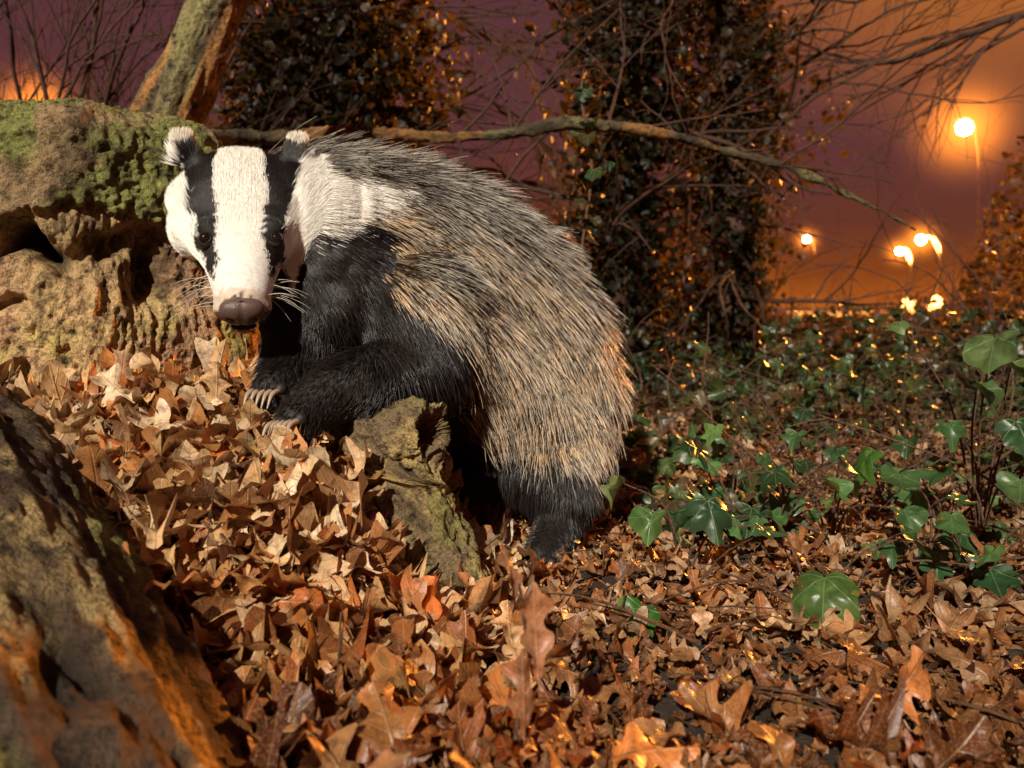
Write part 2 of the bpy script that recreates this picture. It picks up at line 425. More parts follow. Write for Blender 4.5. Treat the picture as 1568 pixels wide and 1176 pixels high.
heroivy = [
 [((.40, 1.02, .075), .105, 2.7, .75, .1, 1, (.085, .16, .035)), ((.52, 1.06, .12), .06, 4.5, .7, .2, 0, (.05, .11, .03))],
 [((.29, 1.18, .135), .085, 3.4, .95, .1, 0, (.03, .075, .035)), ((.205, 1.16, .12), .065, 2.6, .9, .0, 1, (.08, .18, .05)), ((.17, 1.22, .15), .06, 1.9, .8, .3, 1, (.13, .17, .06)), ((.37, 1.2, .09), .05, 4.4, .7, .2, 0, (.05, .11, .04))],
 [((.59, 1.30, .185), .085, 1.6, .55, .0, 0, (.07, .19, .03)), ((.48, 1.34, .21), .05, 2.4, .7, .0, 0, (.05, .12, .04)), ((.64, 1.38, .14), .06, 3.9, .7, .2, 0, (.05, .12, .04)), ((.60, 1.22, .11), .06, 3.2, .6, .1, 1, (.07, .15, .05))],
 [((.74, 1.22, .375), .10, 2.4, .85, .3, 1, (.10, .17, .06)), ((.79, 1.26, .33), .10, 3.6, .9, -.1, 0, (.09, .16, .05)), ((.76, 1.2, .25), .08, 3.3, .9, .1, 0, (.03, .08, .03)), ((.68, 1.24, .24), .05, 2.9, .7, .1, 0, (.05, .13, .04)), ((.66, 1.36, .395), .05, 2.0, .5, .1, 1, (.11, .19, .06)), ((.70, 1.20, .30), .07, 3.9, .8, .1, 0, (.06, .12, .04)), ((.74, 1.16, .17), .075, 2.6, .8, .1, 1, (.08, .15, .05))],
 [((.16, .98, .05), .07, 2.2, .9, -.5, 1, (.05, .17, .02)), ((.66, 1.1, .06), .07, 2.9, .6, .1, 0, (.03, .08, .03)), ((.60, 1.12, .09), .055, 4.2, .6, .2, 0, (.05, .13, .04)), ((.42, 1.30, .08), .05, 4.0, .7, 0, 0, (.05, .15, .03))],
]
rts = [(.47, 1.12), (.27, 1.26), (.56, 1.40), (.82, 1.40), (.44, 1.16)]
for k in range(13):
    x0 = random.uniform(.35, 1.15); y0 = random.uniform(1.10, 1.80); x0 = min(x0, y0 * random.uniform(.45, .64)); cl = []
    for q in range(random.randint(3, 6)):
        g_ = random.uniform(.6, 1.6); cc = random.choice([(.05, .11, .035), (.08, .17, .05), (.03, .08, .03), (.11, .16, .05)])
        cl.append(((x0 + random.uniform(-.12, .12), y0 + random.uniform(-.12, .05), random.uniform(.03, .19)), random.uniform(.04, .08), random.uniform(1.8, 4.4), random.uniform(.4, 1.0), random.uniform(-.4, .4), random.random() < .4, tuple(c_ * g_ for c_ in cc)))
    heroivy.append(cl); rts.append((x0, y0))
for cl, rt in zip(heroivy, rts):
    pl = empty('ivy_plant')
    rz = h1(*rt)
    polys = []
    for k, (p, s, yw, tx, ty, ht, cc) in enumerate(cl):
        mid = ((p[0] + rt[0]) / 2 + random.uniform(-.02, .02), (p[1] + rt[1]) / 2, max(p[2], rz) * 0.65 + .02)
        P, Rr = smooth_path([(rt[0], rt[1], rz - .01), mid, p], [.0022, .0017, .0012], 14)
        polys.append((P, Rr))
        V, F, U, C = scatter([ivyH if ht else ivyA], np.array([p]), np.array([s]), rot_frames(np.array([yw]), np.array([-tx]), np.array([ty])), np.array([cc]), 0.35, 0.4, 0.2)
        mesh_obj('leaf_%d' % (k + 1), V, F, m_ivy, C, U, parent=pl)
    V, F = tubes(polys, 6)
    mesh_obj('stems', V, F, m_stem, parent=pl)

def ivy_cols(n, f=1.0):
    c = np.array([(.05, .10, .03), (.03, .07, .025), (.08, .13, .045), (.06, .08, .02), (.12, .09, .035), (.10, .055, .025)])[rng.integers(0, 6, n)]
    return c * rng.uniform(0.5, 1.3, (n, 1)) * f
N = 5000
yy = 1.45 + 4.5 * rng.random(N) ** 1.4
xx = 0.18 + rng.random(N) * (0.35 + yy * 0.75)
clump = fbm(np.stack([xx, yy, np.zeros(N)], -1), 3.0, 3, 50)
keep = (clump > 0.09 - 0.24 * sst(yy, 2.0, 2.9)) & ~((xx < 0.30) & (yy < 1.7))
xx, yy, clump = xx[keep], yy[keep], clump[keep]; N = len(xx)
pos = np.stack([xx, yy, height(xx, yy) + rng.random(N) ** 1.2 * (0.05 + (0.14 + .5 * np.clip(clump + .1, 0, .4)) * sst(yy, 1.6, 2.6)) + 0.015], -1)
R = rot_frames(rng.normal(math.pi, 1.2, N), -rng.normal(0.75, 0.45, N), rng.normal(0, 0.5, N))
V, F, U, C = scatter([ivyM, ivyMH], pos, rng.uniform(0.03, 0.075, N), R, ivy_cols(N) * (1 - .65 * sst(yy, 1.9, 3.2))[:, None], 0.6, 0.5, .3)  # leaf colour dims with distance to imitate flash fall-off
st = []
for k in range(240):
    x0 = random.uniform(.35, 2.6); y0 = random.uniform(1.4, 3.5); z0 = h1(x0, y0)
    grow(st, (x0, y0, z0), (random.uniform(-1, 1), random.uniform(-.6, .6), random.uniform(.3, 1.2)), random.uniform(.15, .6), .003, 1, 0.9, .25, 2)
ug = empty('ivy_undergrowth')
mesh_obj('leaves', V, F, m_ivy, C, U, parent=ug)
V, F = tubes(st, 5); mesh_obj('stems', V, F, m_stem, parent=ug)

st = []
for k in range(130):
    x0 = random.uniform(-.4, 1.4); y0 = random.uniform(.7, 2.2); z0 = h1(x0, y0) + .03
    grow(st, (x0, y0, z0), (random.uniform(-1, 1), random.uniform(-.7, .7), random.uniform(-.05, .25)), random.uniform(.06, .25), random.uniform(.0012, .003), 1, 0.2, .15, 1)
V, F = tubes(st, 5); mesh_obj('fallen_twigs', V, F, m_twig)

# ------------------------------------------------------------------ old stump
st_o = empty('rotten_tree_stump')
nA, nH = 620, 340
th = np.linspace(0, 2 * np.pi, nA, endpoint=False); hv = np.linspace(0, 1, nH)
TH, HV = np.meshgrid(th, hv)
cx, cy = -0.775, 1.43; top = .67
z = np.where(HV < 0.78, HV / 0.78 * top, top + 0.085 * np.sin((HV - 0.78) / 0.22 * np.pi / 2))
r = np.where(HV < 0.78, 0.285 * (1 - .10 * sst(z, .5, top)), 0.2565 * np.cos((HV - 0.78) / 0.22 * np.pi / 2) ** 0.7)
r = r + 0.06 * (1 - sst(z, 0.0, 0.40))
r = r * (1 + (0.022 * np.sin(3 * TH + 0.7) + 0.014 * np.sin(7 * TH + 2.0 + 2 * z)) * 2)
S0 = np.stack([cx + r * np.cos(TH), cy + r * np.sin(TH), z], -1).reshape(-1, 3)
nrm = norm(np.stack([np.cos(TH), np.sin(TH), np.where(HV > .80, 1.2, 0.0)], -1).reshape(-1, 3))
z = S0[:, 2]
Wp = S0 + np.stack([fbm(S0, 9, 3, 1), fbm(S0, 9, 3, 2), fbm(S0, 9, 3, 3)], -1) * .035
ragged = 0.555 + 0.07 * fbm(S0 * np.array([1, 1, .3]), 13, 5, 80, .75) + 0.10 * (S0[:, 0] + .7)
below = 1 - sst(z, ragged - 0.006, ragged + 0.003)
plate = np.minimum(0, ridged(Wp, 9, 2, 63) + .25)
mossm = sst(fbm(S0, 9, 5, 101, .65), -.22, .10)
capd = fbm(S0, 9, 3, 60) * 0.020 + ridged(Wp * np.array([1, 1, .35]), 20, 4, 62) * .012 + plate * .03 + fbm(S0, 110, 2, 64) * (.003 + .006 * mossm)
wood_d = fbm(S0, 8, 3, 66) * .022 + ridged(Wp * np.array([1.3, 1.3, .22]), 30, 5, 68, .65) * .016 + np.minimum(0, ridged(Wp, 11, 3, 74)) * .03 - .030 * sst(z, 0.36, 0.54) + fbm(S0, 90, 2, 76) * .005
dis = capd * (1 - below) + wood_d * below
def dent(px, pz, sx, sz_, depth):
    zz_ = z - pz + .02 * np.sin(S0[:, 0] * 37) + .02 * fbm(S0, 22, 3, 78)
    return -depth * np.exp(-np.abs((S0[:, 0] - px) / sx) ** 3 - np.abs(zz_ / sz_) ** 3) * (S0[:, 1] < cy)
dis = dis + dent(-.715, .50, .065, .018, .11) + dent(-.565, .46, .018, .05, .05) + dent(-.76, .405, .06, .010, .035) + dent(-.61, .53, .03, .02, .05)
V = S0 + nrm * dis[:, None]
moss = np.array([.24, .29, .06]); brown = np.array([.36, .24, .12]); wood = np.array([.74, .49, .22]); pink = np.array([.72, .42, .23]); och = np.array([.60, .52, .12])
g1 = mossm[:, None]; g2 = sst(fbm(S0, 9, 4, 111), -.1, .3)[:, None]; g3 = sst(fbm(Wp * np.array([1, 1, .4]), 34, 4, 121), -.05, .35)[:, None]
capc = (brown * (1 - .75 * g1) + moss * .75 * g1) * (1 - .45 * g3) * (1 + .25 * fbm(S0, 120, 2, 5))[:, None]
wc = wood * (1 - g2) + pink * g2; oc = sst(.47 - z + .25 * fbm(S0, 10, 4, 7), 0, .12)[:, None]
wc = wc * (1 - .8 * oc * g1) + och * .8 * oc * g1; wc = wc * (1 - .45 * g3)
wc = wc * (.25 + .75 * sst(ridged(Wp, 11, 3, 74), -.35, .05))[:, None]
colr = capc * (1 - below[:, None]) + wc * below[:, None]
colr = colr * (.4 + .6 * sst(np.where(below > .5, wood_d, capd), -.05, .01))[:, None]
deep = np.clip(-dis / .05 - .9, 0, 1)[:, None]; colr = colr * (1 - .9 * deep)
i = np.arange(nH - 1)[:, None] * nA; j = np.arange(nA)[None, :]; j2 = (j + 1) % nA
F = np.stack([i + j, i + j2, i + nA + j2, i + nA + j], -1).reshape(-1, 4)
m_stump = bark_mat('rotten_wood', None, (0.05, 0.032, 0.016, 1), scale=48, bump=1.0, rough=0.75)
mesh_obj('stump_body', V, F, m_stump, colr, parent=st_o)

# ------------------------------------------------------------------ logs
def log_mesh(name, pts, rad, n, sides, mat, colf, amp=0.02, seed=0, freq=12, stretch=0.25, parent=None, caps=True, rid=0.0):
    P, R = smooth_path(pts, rad, n)
    V, F = tubes([(P, R)], sides)
    C = np.repeat(P, sides, 0); out = norm(V - C)
    tpar = np.repeat(np.linspace(0, 1, n), sides) * np.linalg.norm(np.diff(P, axis=0), axis=1).sum()
    ang = np.tile(np.linspace(0, 2 * np.pi, sides, endpoint=False), n)
    rr = np.repeat(R, sides)
    Q = np.stack([np.cos(ang) * rr, np.sin(ang) * rr, tpar * stretch], -1)
    Qw = Q + np.stack([fbm(Q, freq, 3, 1), fbm(Q, freq, 3, 2), fbm(Q, freq, 3, 3)], -1) * .02
    d = fbm(Q, freq, 5, seed, .6) * amp + fbm(Q * np.array([1, 1, 2.]), freq * 4, 3, seed + 9) * amp * .3
    if rid: d = d * .6 + ridged(Qw, freq * 2.2, 4, seed + 3, .6) * amp * rid
    V = V + out * d[:, None]
    cols = colf(Qw if rid else Q, d / amp)
    V = list(map(tuple, V)); cols = list(map(tuple, cols)); F = F.tolist()
    if caps:
        for end in (0, n - 1):
            base = end * sides
            ring = np.array(V[base:base + sides]); cen = ring.mean(0)
            prev = base; tan = norm((P[1] - P[0]) if end == 0 else (P[-2] - P[-1]))
            for k in range(1, 5):
                s0 = len(V); f = 1 - k / 4.3
                for q in range(sides):
                    jt = tan * (0.012 * k + random.uniform(-.008, .008)) * R[end] / .05
                    V.append(tuple(cen + (ring[q] - cen) * f + jt)); cols.append((.42 * f + .12, .3 * f + .07, .15 * f + .03))
                for q in range(sides):
                    q2 = (q + 1) % sides
                    F.append([prev + q, prev + q2, s0 + q2, s0 + q])
                prev = s0
    return mesh_obj(name, V, F, mat, np.array(cols), parent=parent)

def lerp3(a, b, t): return np.array(a) * (1 - t) + np.array(b) * t
def fore_col(Q, d):
    s1 = sst(fbm(Q, 30, 4, 201), -.12, .25)[:, None]; s2 = sst(fbm(Q, 18, 4, 211), .05, .35)[:, None]
    c = lerp3((.10, .06, .035), (.46, .32, .13), s1); c = c * (1 - s2) + np.array((.28, .26, .07)) * s2
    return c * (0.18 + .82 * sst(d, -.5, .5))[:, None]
m_log = bark_mat('mossy_bark', None, (0.03, 0.02, 0.012, 1), scale=40, bump=1.0)
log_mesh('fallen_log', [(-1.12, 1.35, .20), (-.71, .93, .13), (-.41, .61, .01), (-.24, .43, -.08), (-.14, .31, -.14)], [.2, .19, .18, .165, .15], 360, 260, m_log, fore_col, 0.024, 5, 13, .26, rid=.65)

def stub_col(Q, d):
    s1 = sst(fbm(Q, 30, 4, 301), -.1, .3)[:, None]; s2 = sst(fbm(Q, 18, 4, 311), .0, .35)[:, None]
    c = lerp3((.30, .21, .11), (.70, .50, .20), s1); c = c * (1 - s2 * .6) + np.array((.40, .37, .09)) * s2 * .6
    return c * (0.35 + .65 * sst(d, -.5, .3))[:, None]
m_stub = bark_mat('broken_branch_bark', None, (0.04, 0.026, 0.015, 1), scale=70, bump=1.0)
so = empty('broken_branch_stub')
log_mesh('upper_stub', [(-.31, 1.24, .16), (-.24, 1.19, .205), (-.16, 1.13, .235), (-.105, 1.10, .245)], [.042, .048, .046, .040], 130, 120, m_stub, stub_col, .030, 21, 22, .5, so, rid=.5)
log_mesh('lower_root', [(-.135, 1.13, .225), (-.15, 1.11, .16), (-.11, 1.08, .09), (-.06, 1.05, .03), (-.01, 1.02, -.02)], [.04, .052, .046, .036, .03], 140, 120, m_stub, stub_col, .030, 31, 22, .4, so, rid=.5)
log_mesh('side_root', [(-.27, 1.12, .16), (-.21, 1.06, .13), (-.17, 1.0, .08)], [.04, .042, .03], 90, 80, m_stub, stub_col, .026, 41, 26, .5, so, rid=.5)

# ------------------------------------------------------------------ trees
def trunk_col(Q, d):
    s1 = sst(fbm(Q, 10, 4, 401), -.1, .3)[:, None]; s2 = sst(fbm(Q, 9, 4, 411), .0, .2)[:, None]
    c = lerp3((.20, .15, .08), (.34, .30, .12), s1); c = c * (1 - s2 * .7) + np.array((.60, .25, .06)) * s2 * .7  # orange blotches are street-lamp light painted into the bark
    return c * (0.3 + .7 * sst(d, -.5, .3))[:, None]
m_trunk = bark_mat('leaning_trunk_bark', None, (0.03, 0.02, 0.012, 1), scale=36, bump=1.0)
lt = empty('leaning_tree')
log_mesh('trunk', [(-1.02, 2.0, -.05), (-.96, 1.98, .45), (-.88, 1.95, .80), (-.77, 1.93, 1.02), (-.68, 1.93, 1.25), (-.57, 1.9, 1.7), (-.5, 1.9, 2.4)], [.12, .10, .085, .066, .056, .045, .03], 260, 120, m_trunk, trunk_col, .018, 51, 18, .25, lt, rid=.6)
m_dark = bark_mat('dark_branch_bark', (.085, .04, .026, 1), scale=40)
st = []
for k in range(9):
    grow(st, (-.56 + random.uniform(0, .05), 1.9, random.uniform(1.6, 2.4)), (random.uniform(-1, 1), random.uniform(-.3, 1), random.uniform(.2, 1)), .9, .016, 2, .1, .25, 4)
V, F = tubes(st, 5); mesh_obj('branches', V, F, m_dark, parent=lt)

def bough_col(Q, d): return trunk_col(Q, d) * .6
bo = empty('mossy_bough')
bp_ = np.array([(-.88, 1.97, .80), (-.62, 2.0, .846), (-.37, 2.0, .860), (-.14, 2.02, .850), (0, 2.03, .865), (.11, 2.05, .888), (.25, 2.08, .89), (.45, 2.1, .862), (.58, 2.11, .825), (.71, 2.12, .795), (.9, 2.15, .72), (1.03, 2.15, .655), (1.10, 2.2, .63)]) + np.array([0, .45, 0])
bp_[:, 0] *= 1.22; bp_[:, 2] = .42 + (bp_[:, 2] - .42) * 1.22
bp_[0] = (-.88, 1.97, .84)
log_mesh('bough', bp_, [.03, .022, .018, .016, .017, .021, .017, .014, .013, .012, .009, .005, .002], 300, 24, m_trunk, bough_col, .014, 61, 30, .6, bo)
st = []
for k in range(16):
    q = random.randint(2, 11); p0 = bp_[q]
    grow(st, p0, (random.uniform(-.6, 1), random.uniform(-.2, .4), random.uniform(-.7, .7)), random.uniform(.3, .6), .006, 2, .25, .25, 3)
V, F = tubes(st, 5); mesh_obj('twigs', V, F, m_dark, parent=bo)
P, Rr = smooth_path([(.19, 2.0, .2), (.175, 2.0, .55), (.20, 2.0, .78), (.175, 2.0, .98), (.18, 2.0, 1.02)], [.004, .004, .004, .003, .001], 30)
cs = empty('climbing_ivy_stem')
V, F = tubes([(P, Rr)], 6); mesh_obj('stem', V, F, m_stem, parent=cs)
N = 30; id_ = rng.integers(4, 29, N); pos = P[id_] + rng.normal(0, .028, (N, 3))
R = rot_frames(rng.normal(math.pi, .8, N), -rng.normal(.8, .3, N), rng.normal(0, .3, N))
V, F, U, C = scatter([ivyMH], pos, rng.uniform(.03, .06, N), R, ivy_cols(N, .6), .3, .3); mesh_obj('leaves', V, F, m_ivy, C, U, parent=cs)

m_ivyfar = ivy_material('ivy_leaf_shaded', 0.30, 0.5, 0, .3)  # background foliage: dark colours stand in for flash fall-off
def ivy_tree(base, h, r0, spread_fn, n, seed, lean=(0, 0), dark=1.0):
    e = empty('ivy_clad_tree')
    top = (base[0] + lean[0], base[1] + lean[1], h)
    mid = ((base[0] + top[0]) / 2 + .08, (base[1] + top[1]) / 2, h / 2)
    P, Rr = smooth_path([(base[0], base[1], -.1), mid, top], [r0, r0 * .8, r0 * .4], 60)
    V, F = tubes([(P, Rr)], 24)
    V = V + fbm(V, 8, 4, seed)[:, None] * .03
    mesh_obj('trunk', V, F, m_dark, parent=e)
    st = []
    for k in range(26):
        q = random.randint(8, 59)
        grow(st, P[q], (random.uniform(-1, 1), random.uniform(-1, .6), random.uniform(-.1, .9)), random.uniform(.5, 1.6), .018, 2, .2, .25, 3)
    V, F = tubes(st, 5); mesh_obj('branches', V, F, m_dark, parent=e)
    nc = n // 55
    t_ = rng.random(nc) ** .9; ci = (t_ * 59).astype(int); aa = rng.uniform(0, 6.28, nc)
    rr = spread_fn(P[ci, 2]) * rng.uniform(.35, 1.0, nc)
    cc = P[ci] + np.stack([np.cos(aa) * rr, np.sin(aa) * rr, rng.normal(0, .1, nc)], -1)
    which = rng.integers(0, nc, n); cr = rng.uniform(.06, .18, nc)
    pos = cc[which] + rng.normal(0, 1, (n, 3)) * cr[which][:, None] * np.array([.8, .8, .9])
    tone = rng.uniform(.2, 1.3, nc)[which] * dark
    R = rot_frames(rng.uniform(0, 6.28, n), -rng.normal(1.0, .5, n), rng.normal(0, .6, n))
    cols = np.array([(.022, .022, .006), (.014, .016, .005), (.035, .022, .007), (.055, .025, .008)])[rng.integers(0, 4, n)] * tone[:, None]
    V, F, U, C = scatter([ivyS], pos, rng.uniform(.03, .075, n), R, cols, .6, .5)
    mesh_obj('foliage', V, F, m_ivyfar, C, U, parent=e)
    return e
ivy_tree((-1.08, 4.0), 3.2, .18, lambda z: .30 + .28 * sst(z, .3, 1.2), 21000, 1, (.1, .1), .8)
ivy_tree((.52, 4.3), 3.6, .12, lambda z: .10 + .26 * sst(z, .7, 1.7), 11000, 2, (.08, .0), .9)
ivy_tree((1.36, 4.9), 3.8, .13, lambda z: .14 + .30 * sst(z, .8, 1.6), 13000, 3, (-.22, .0), .9)

def bare_tree(base, boughs, h=5, r=.12, name='bare_tree', kids=5, depth=3, droop=.15):
    e = empty(name)
    P, Rr = smooth_path([(base[0], base[1], -.1), (base[0] + .1, base[1], h * .5), (base[0], base[1] + .1, h)], [r, r * .7, r * .3], 40)
    V, F = tubes([(P, Rr)], 16); mesh_obj('trunk', V, F, m_dark, parent=e)
    st = []
    for pts, r0 in boughs:
        Q, Rq = smooth_path(pts, np.linspace(r0, r0 * .3, len(pts)), 30)
        Q = Q + np.stack([fbm(Q, 3, 3, 7), fbm(Q, 3, 3, 8), fbm(Q, 3, 3, 9)], -1) * .12; st.append((Q, Rq))
        for k in range(kids * 2):
            q = random.randint(4, 28); d = norm(Q[q] - Q[q - 1]) + rng.normal(0, .55, 3)
            grow(st, Q[q], d, random.uniform(.5, 1.1), Rq[q] * .55, depth - 1, droop, .22, 4, .7)
    V, F = tubes(st, 5); mesh_obj('branches', V, F, m_dark, parent=e)
bare_tree((3.6, 4.8), [([(3.6, 4.8, 2.5), (3.0, 4.8, 2.15), (2.45, 4.8, 1.95), (2.0, 4.8, 1.82), (1.58, 4.8, 1.6)], .028),
                       ([(3.6, 4.8, 1.9), (3.0, 4.7, 2.3), (2.5, 4.7, 2.45), (2.0, 4.7, 2.3), (1.7, 4.7, 2.15)], .022),
                       ([(3.6, 4.8, 2.9), (3.0, 5.2, 2.9), (2.3, 5.2, 2.6)], .02)], h=5.5)
bare_tree((-1.7, 6.6), [([(-1.6, 6.5, 2.9), (-.6, 6.5, 2.8), (0, 6.4, 2.4), (.5, 6.4, 1.8), (.9, 6.4, 1.55)], .034),
                       ([(-1.6, 6.5, 2.4), (-.6, 6.4, 2.2), (.1, 6.3, 1.8), (.6, 6.3, 1.35)], .03),
                       ([(-1.6, 6.5, 1.9), (-.5, 6.4, 1.6), (.3, 6.3, 1.35), (.9, 6.3, 1.0)], .026),
                       ([(-1.6, 6.5, 1.5), (-.5, 6.4, 1.2), (.3, 6.3, 1.1), (.9, 6.3, .8)], .02)], h=5, kids=7)
e = empty('bare_shrub'); st = []
for k in range(30):
    grow(st, (-2.05 + random.uniform(-.6, .6), 3.1 + random.uniform(-.2, .4), -.05), (random.uniform(-.5, .5), random.uniform(-.2, .2), 1), random.uniform(1.4, 2.2), .016, 3, -.1, .20, 4, .6)
V, F = tubes(st, 5); mesh_obj('branches', V, F, m_dark, parent=e)

e = empty('background_hedgerow')
N = 38000
yy = rng.uniform(4.2, 10.5, N); xx = rng.uniform(-1, 1, N) * (yy * .95)
Pn = np.stack([xx, yy * .5, np.zeros(N)], -1); az = xx / yy
toph = .30 + .34 * fbm(Pn, 1.3, 4, 500) + .52 * (1 - sst(az, .22, .36)) + .95 * sst(az, .55, .64)
zz = rng.random(N) ** .8 * np.maximum(toph, .12)
gap = fbm(np.stack([xx, yy * .6, zz * 1.3], -1), 1.6, 3, 510) > -.14
xx, yy, zz = xx[gap], yy[gap], zz[gap]; N = len(xx)
tone = (0.3 + .9 * sst(fbm(np.stack([xx, yy, zz], -1), 3, 2, 520), -.3, .3))
cols = np.array([(.045, .022, .009), (.025, .020, .008), (.08, .025, .010), (.11, .035, .010)])[rng.integers(0, 4, N)] * tone[:, None]
R = rot_frames(rng.uniform(0, 6.28, N), -rng.normal(.9, .5, N), rng.normal(0, .5, N))
hz_ = height(xx, yy); low = (az[gap] > .28) & (az[gap] < .56); hz_ = np.where(low, np.minimum(hz_, .0), hz_)
V, F, U, C = scatter([ivyS], np.stack([xx, yy, zz + hz_], -1), rng.uniform(.035, .085, N), R, cols, .6, .5)
mesh_obj('foliage', V, F, m_ivyfar, C, U, parent=e)
st = []
for k in range(230):
    y0 = random.uniform(4.0, 8); az_ = random.uniform(-.9, .75); Lk = random.uniform(.7, 1.4) * (.5 if .3 < az_ < .55 else 1)
    grow(st, (az_ * y0, y0, 0), (random.uniform(-.6, .6), random.uniform(-.3, .3), 1), Lk, .008, 2, .3, .25, 3, .7)
V, F = tubes(st, 4); mesh_obj('stems', V, F, m_dark, parent=e)

# ------------------------------------------------------------------ street lamps
def sphere_vf(r, c=(0, 0, 0), nu=24, nv=12, sc=(1, 1, 1)):
    V = []; F = []
    for iv in range(nv + 1):
        p = math.pi * iv / nv
        for iu in range(nu):
            q = 2 * math.pi * iu / nu
            V.append((c[0] + r * sc[0] * math.sin(p + 1e-4) * math.cos(q), c[1] + r * sc[1] * math.sin(p + 1e-4) * math.sin(q), c[2] + r * sc[2] * math.cos(p)))
    for iv in range(nv):
        for iu in range(nu):
            u2 = (iu + 1) % nu
            F.append((iv * nu + iu, (iv + 1) * nu + iu, (iv + 1) * nu + u2, iv * nu + u2))
    return np.array(V), np.array(F)
m_metal, t, bs, o = new_mat('painted_steel'); bs.inputs['Roughness'].default_value = .9; bs.inputs['Specular IOR Level'].default_value = .1
n_ = t.noise(None, 6, 3); t.l.new(t.mix(n_, (.015, .012, .009, 1), (.025, .02, .016, 1)), bs.inputs['Base Color'])
m_post2, t, bs, o = new_mat('pale_concrete'); bs.inputs['Roughness'].default_value = .7
n_ = t.noise(None, 6, 3); t.l.new(t.mix(n_, (.5, .45, .35, 1), (.65, .6, .5, 1)), bs.inputs['Base Color'])
m_glow, t, bs, o = new_mat('sodium_lamp_glass'); bs.inputs['Emission Color'].default_value = (1, .70, .28, 1); bs.inputs['Emission Strength'].default_value = 120
def halo_mat(R, k):
    m = bpy.data.materials.new('lamp_halo'); m.use_nodes = True; t = NT(m.node_tree)
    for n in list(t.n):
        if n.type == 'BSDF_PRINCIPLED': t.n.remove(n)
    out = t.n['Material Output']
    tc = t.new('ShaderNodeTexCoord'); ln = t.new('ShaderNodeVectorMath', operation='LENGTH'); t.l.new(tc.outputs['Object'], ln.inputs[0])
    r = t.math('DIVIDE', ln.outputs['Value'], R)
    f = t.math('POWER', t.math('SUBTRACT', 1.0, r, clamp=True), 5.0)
    em = t.new('ShaderNodeEmission'); em.inputs[0].default_value = (1, .26, .02, 1)  # self-emitting volume added to imitate a glowing haze round the lamp
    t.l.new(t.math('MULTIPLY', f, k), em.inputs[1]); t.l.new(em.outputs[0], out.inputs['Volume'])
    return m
def street_lamp(x, y, z, bulb, post_dx, base_z=-.2, watts=0, halo=0, post_r=.09, pm=None):
    e = empty('street_lamp', (x + post_dx, y, 0))
    h = z + .15
    P, Rr = smooth_path([(0, 0, base_z), (0, 0, 1.2), (0, 0, 1.25), (0, 0, h - .5), (-post_dx * .25, 0, h), (-post_dx * .8, 0, h + .1), (-post_dx, 0, h + .08)], [post_r, post_r, post_r * .75, post_r * .7, post_r * .5, .04, .03], 60)
    V, F = tubes([(P, Rr)], 12); mesh_obj('post', V, F, pm or m_metal, parent=e)
    V, F = sphere_vf(bulb * 1.0, (-post_dx, .12, z + bulb * 1.15), sc=(1.1, .8, .3)); mesh_obj('lamp_housing', V, F, m_metal, parent=e)
    V, F = sphere_vf(bulb, (-post_dx, 0, z)); mesh_obj('lamp_glass', V, F, m_glow, parent=e)
    if halo:
        V, F = sphere_vf(halo, (0, 0, 0), 32, 16); ob = mesh_obj('lamp_halo', V, F, halo_mat(halo, 9.0 / halo), parent=e); ob.location = (-post_dx, 0, z)  # added glow shell around the lamp glass
    if watts:
        l = bpy.data.lights.new('lamp_light', 'POINT'); l.energy = watts; l.color = (1, .34, .05); l.shadow_soft_size = bulb
        lo = bpy.data.objects.new('lamp_light', l); COL.objects.link(lo); lo.parent = e; lo.location = (-post_dx * 1.5, -3.0, z - .3)
street_lamp(14.2, 25, 6.05, .24, .35, watts=55000, halo=3.0, post_r=.03)
street_lamp(34.4, 67, 6.07, .38, 1.3, -1.2, watts=50000, halo=3.2, post_r=.28, pm=m_post2)
street_lamp(38.9, 80, 6.0, .36, .9, -1.2, watts=50000, halo=3.0, post_r=.34, pm=m_post2)
street_lamp(22.2, 60, 5.5, .26, .5, watts=60000, halo=2.0, post_r=.06)
street_lamp(-23.9, 40, 10.3, .34, -.5, watts=160000, halo=4.0, post_r=.06)

# ------------------------------------------------------------------ BADGER
badger = empty('badger', (0, 0, 0))
Fh = norm(np.array([.176, -.522, -.83])); Sh = np.array([.95, .32, .09]); Sh = norm(Sh - Fh * Sh.dot(Fh)); Uh = np.cross(Fh, Sh)
if Uh[2] < 0: Uh = -Uh
Oh = np.array([-.390, 1.15, .622]); KS = .945      # KS shortens the head along its axis
def HW(a, s, b): return Oh + Sh * a + Fh * s * KS + Uh * b
BV = []; BF = []
def add_ball(c, r, sc=(1, 1, 1)):
    V, F = sphere_vf(r, c, 20, 12, sc); off = sum(len(v) for v in BV); BV.append(V); BF.append(F + off)
def chain(pts):
    for (a_, ra), (b_, rb) in zip(pts[:-1], pts[1:]):
        a_ = np.array(a_); b_ = np.array(b_); L = np.linalg.norm(a_ - b_); n = max(2, int(L / (min(ra, rb) * .3)))
        for k in range(n + 1):
            f = k / n; add_ball(a_ * (1 - f) + b_ * f, ra * (1 - f) + rb * f)
chain([((.05, 1.47, .27), .138), ((.01, 1.45, .35), .155), ((-.05, 1.43, .415), .162), ((-.12, 1.38, .47), .155), ((-.19, 1.33, .505), .143), ((-.25, 1.27, .53), .118), ((-.30, 1.22, .55), .10), ((-.35, 1.18, .562), .082)])
chain([((.03, 1.42, .24), .125), ((-.05, 1.38, .33), .13), ((-.14, 1.32, .40), .125), ((-.22, 1.26, .44), .11), ((-.28, 1.22, .50), .09)])
chain([((-.16, 1.24, .42), .10), ((-.135, 1.20, .335), .072), ((-.19, 1.15, .315), .055), ((-.25, 1.11, .30), .042), ((-.275, 1.08, .28), .036), ((-.285, 1.05, .268), .028)])
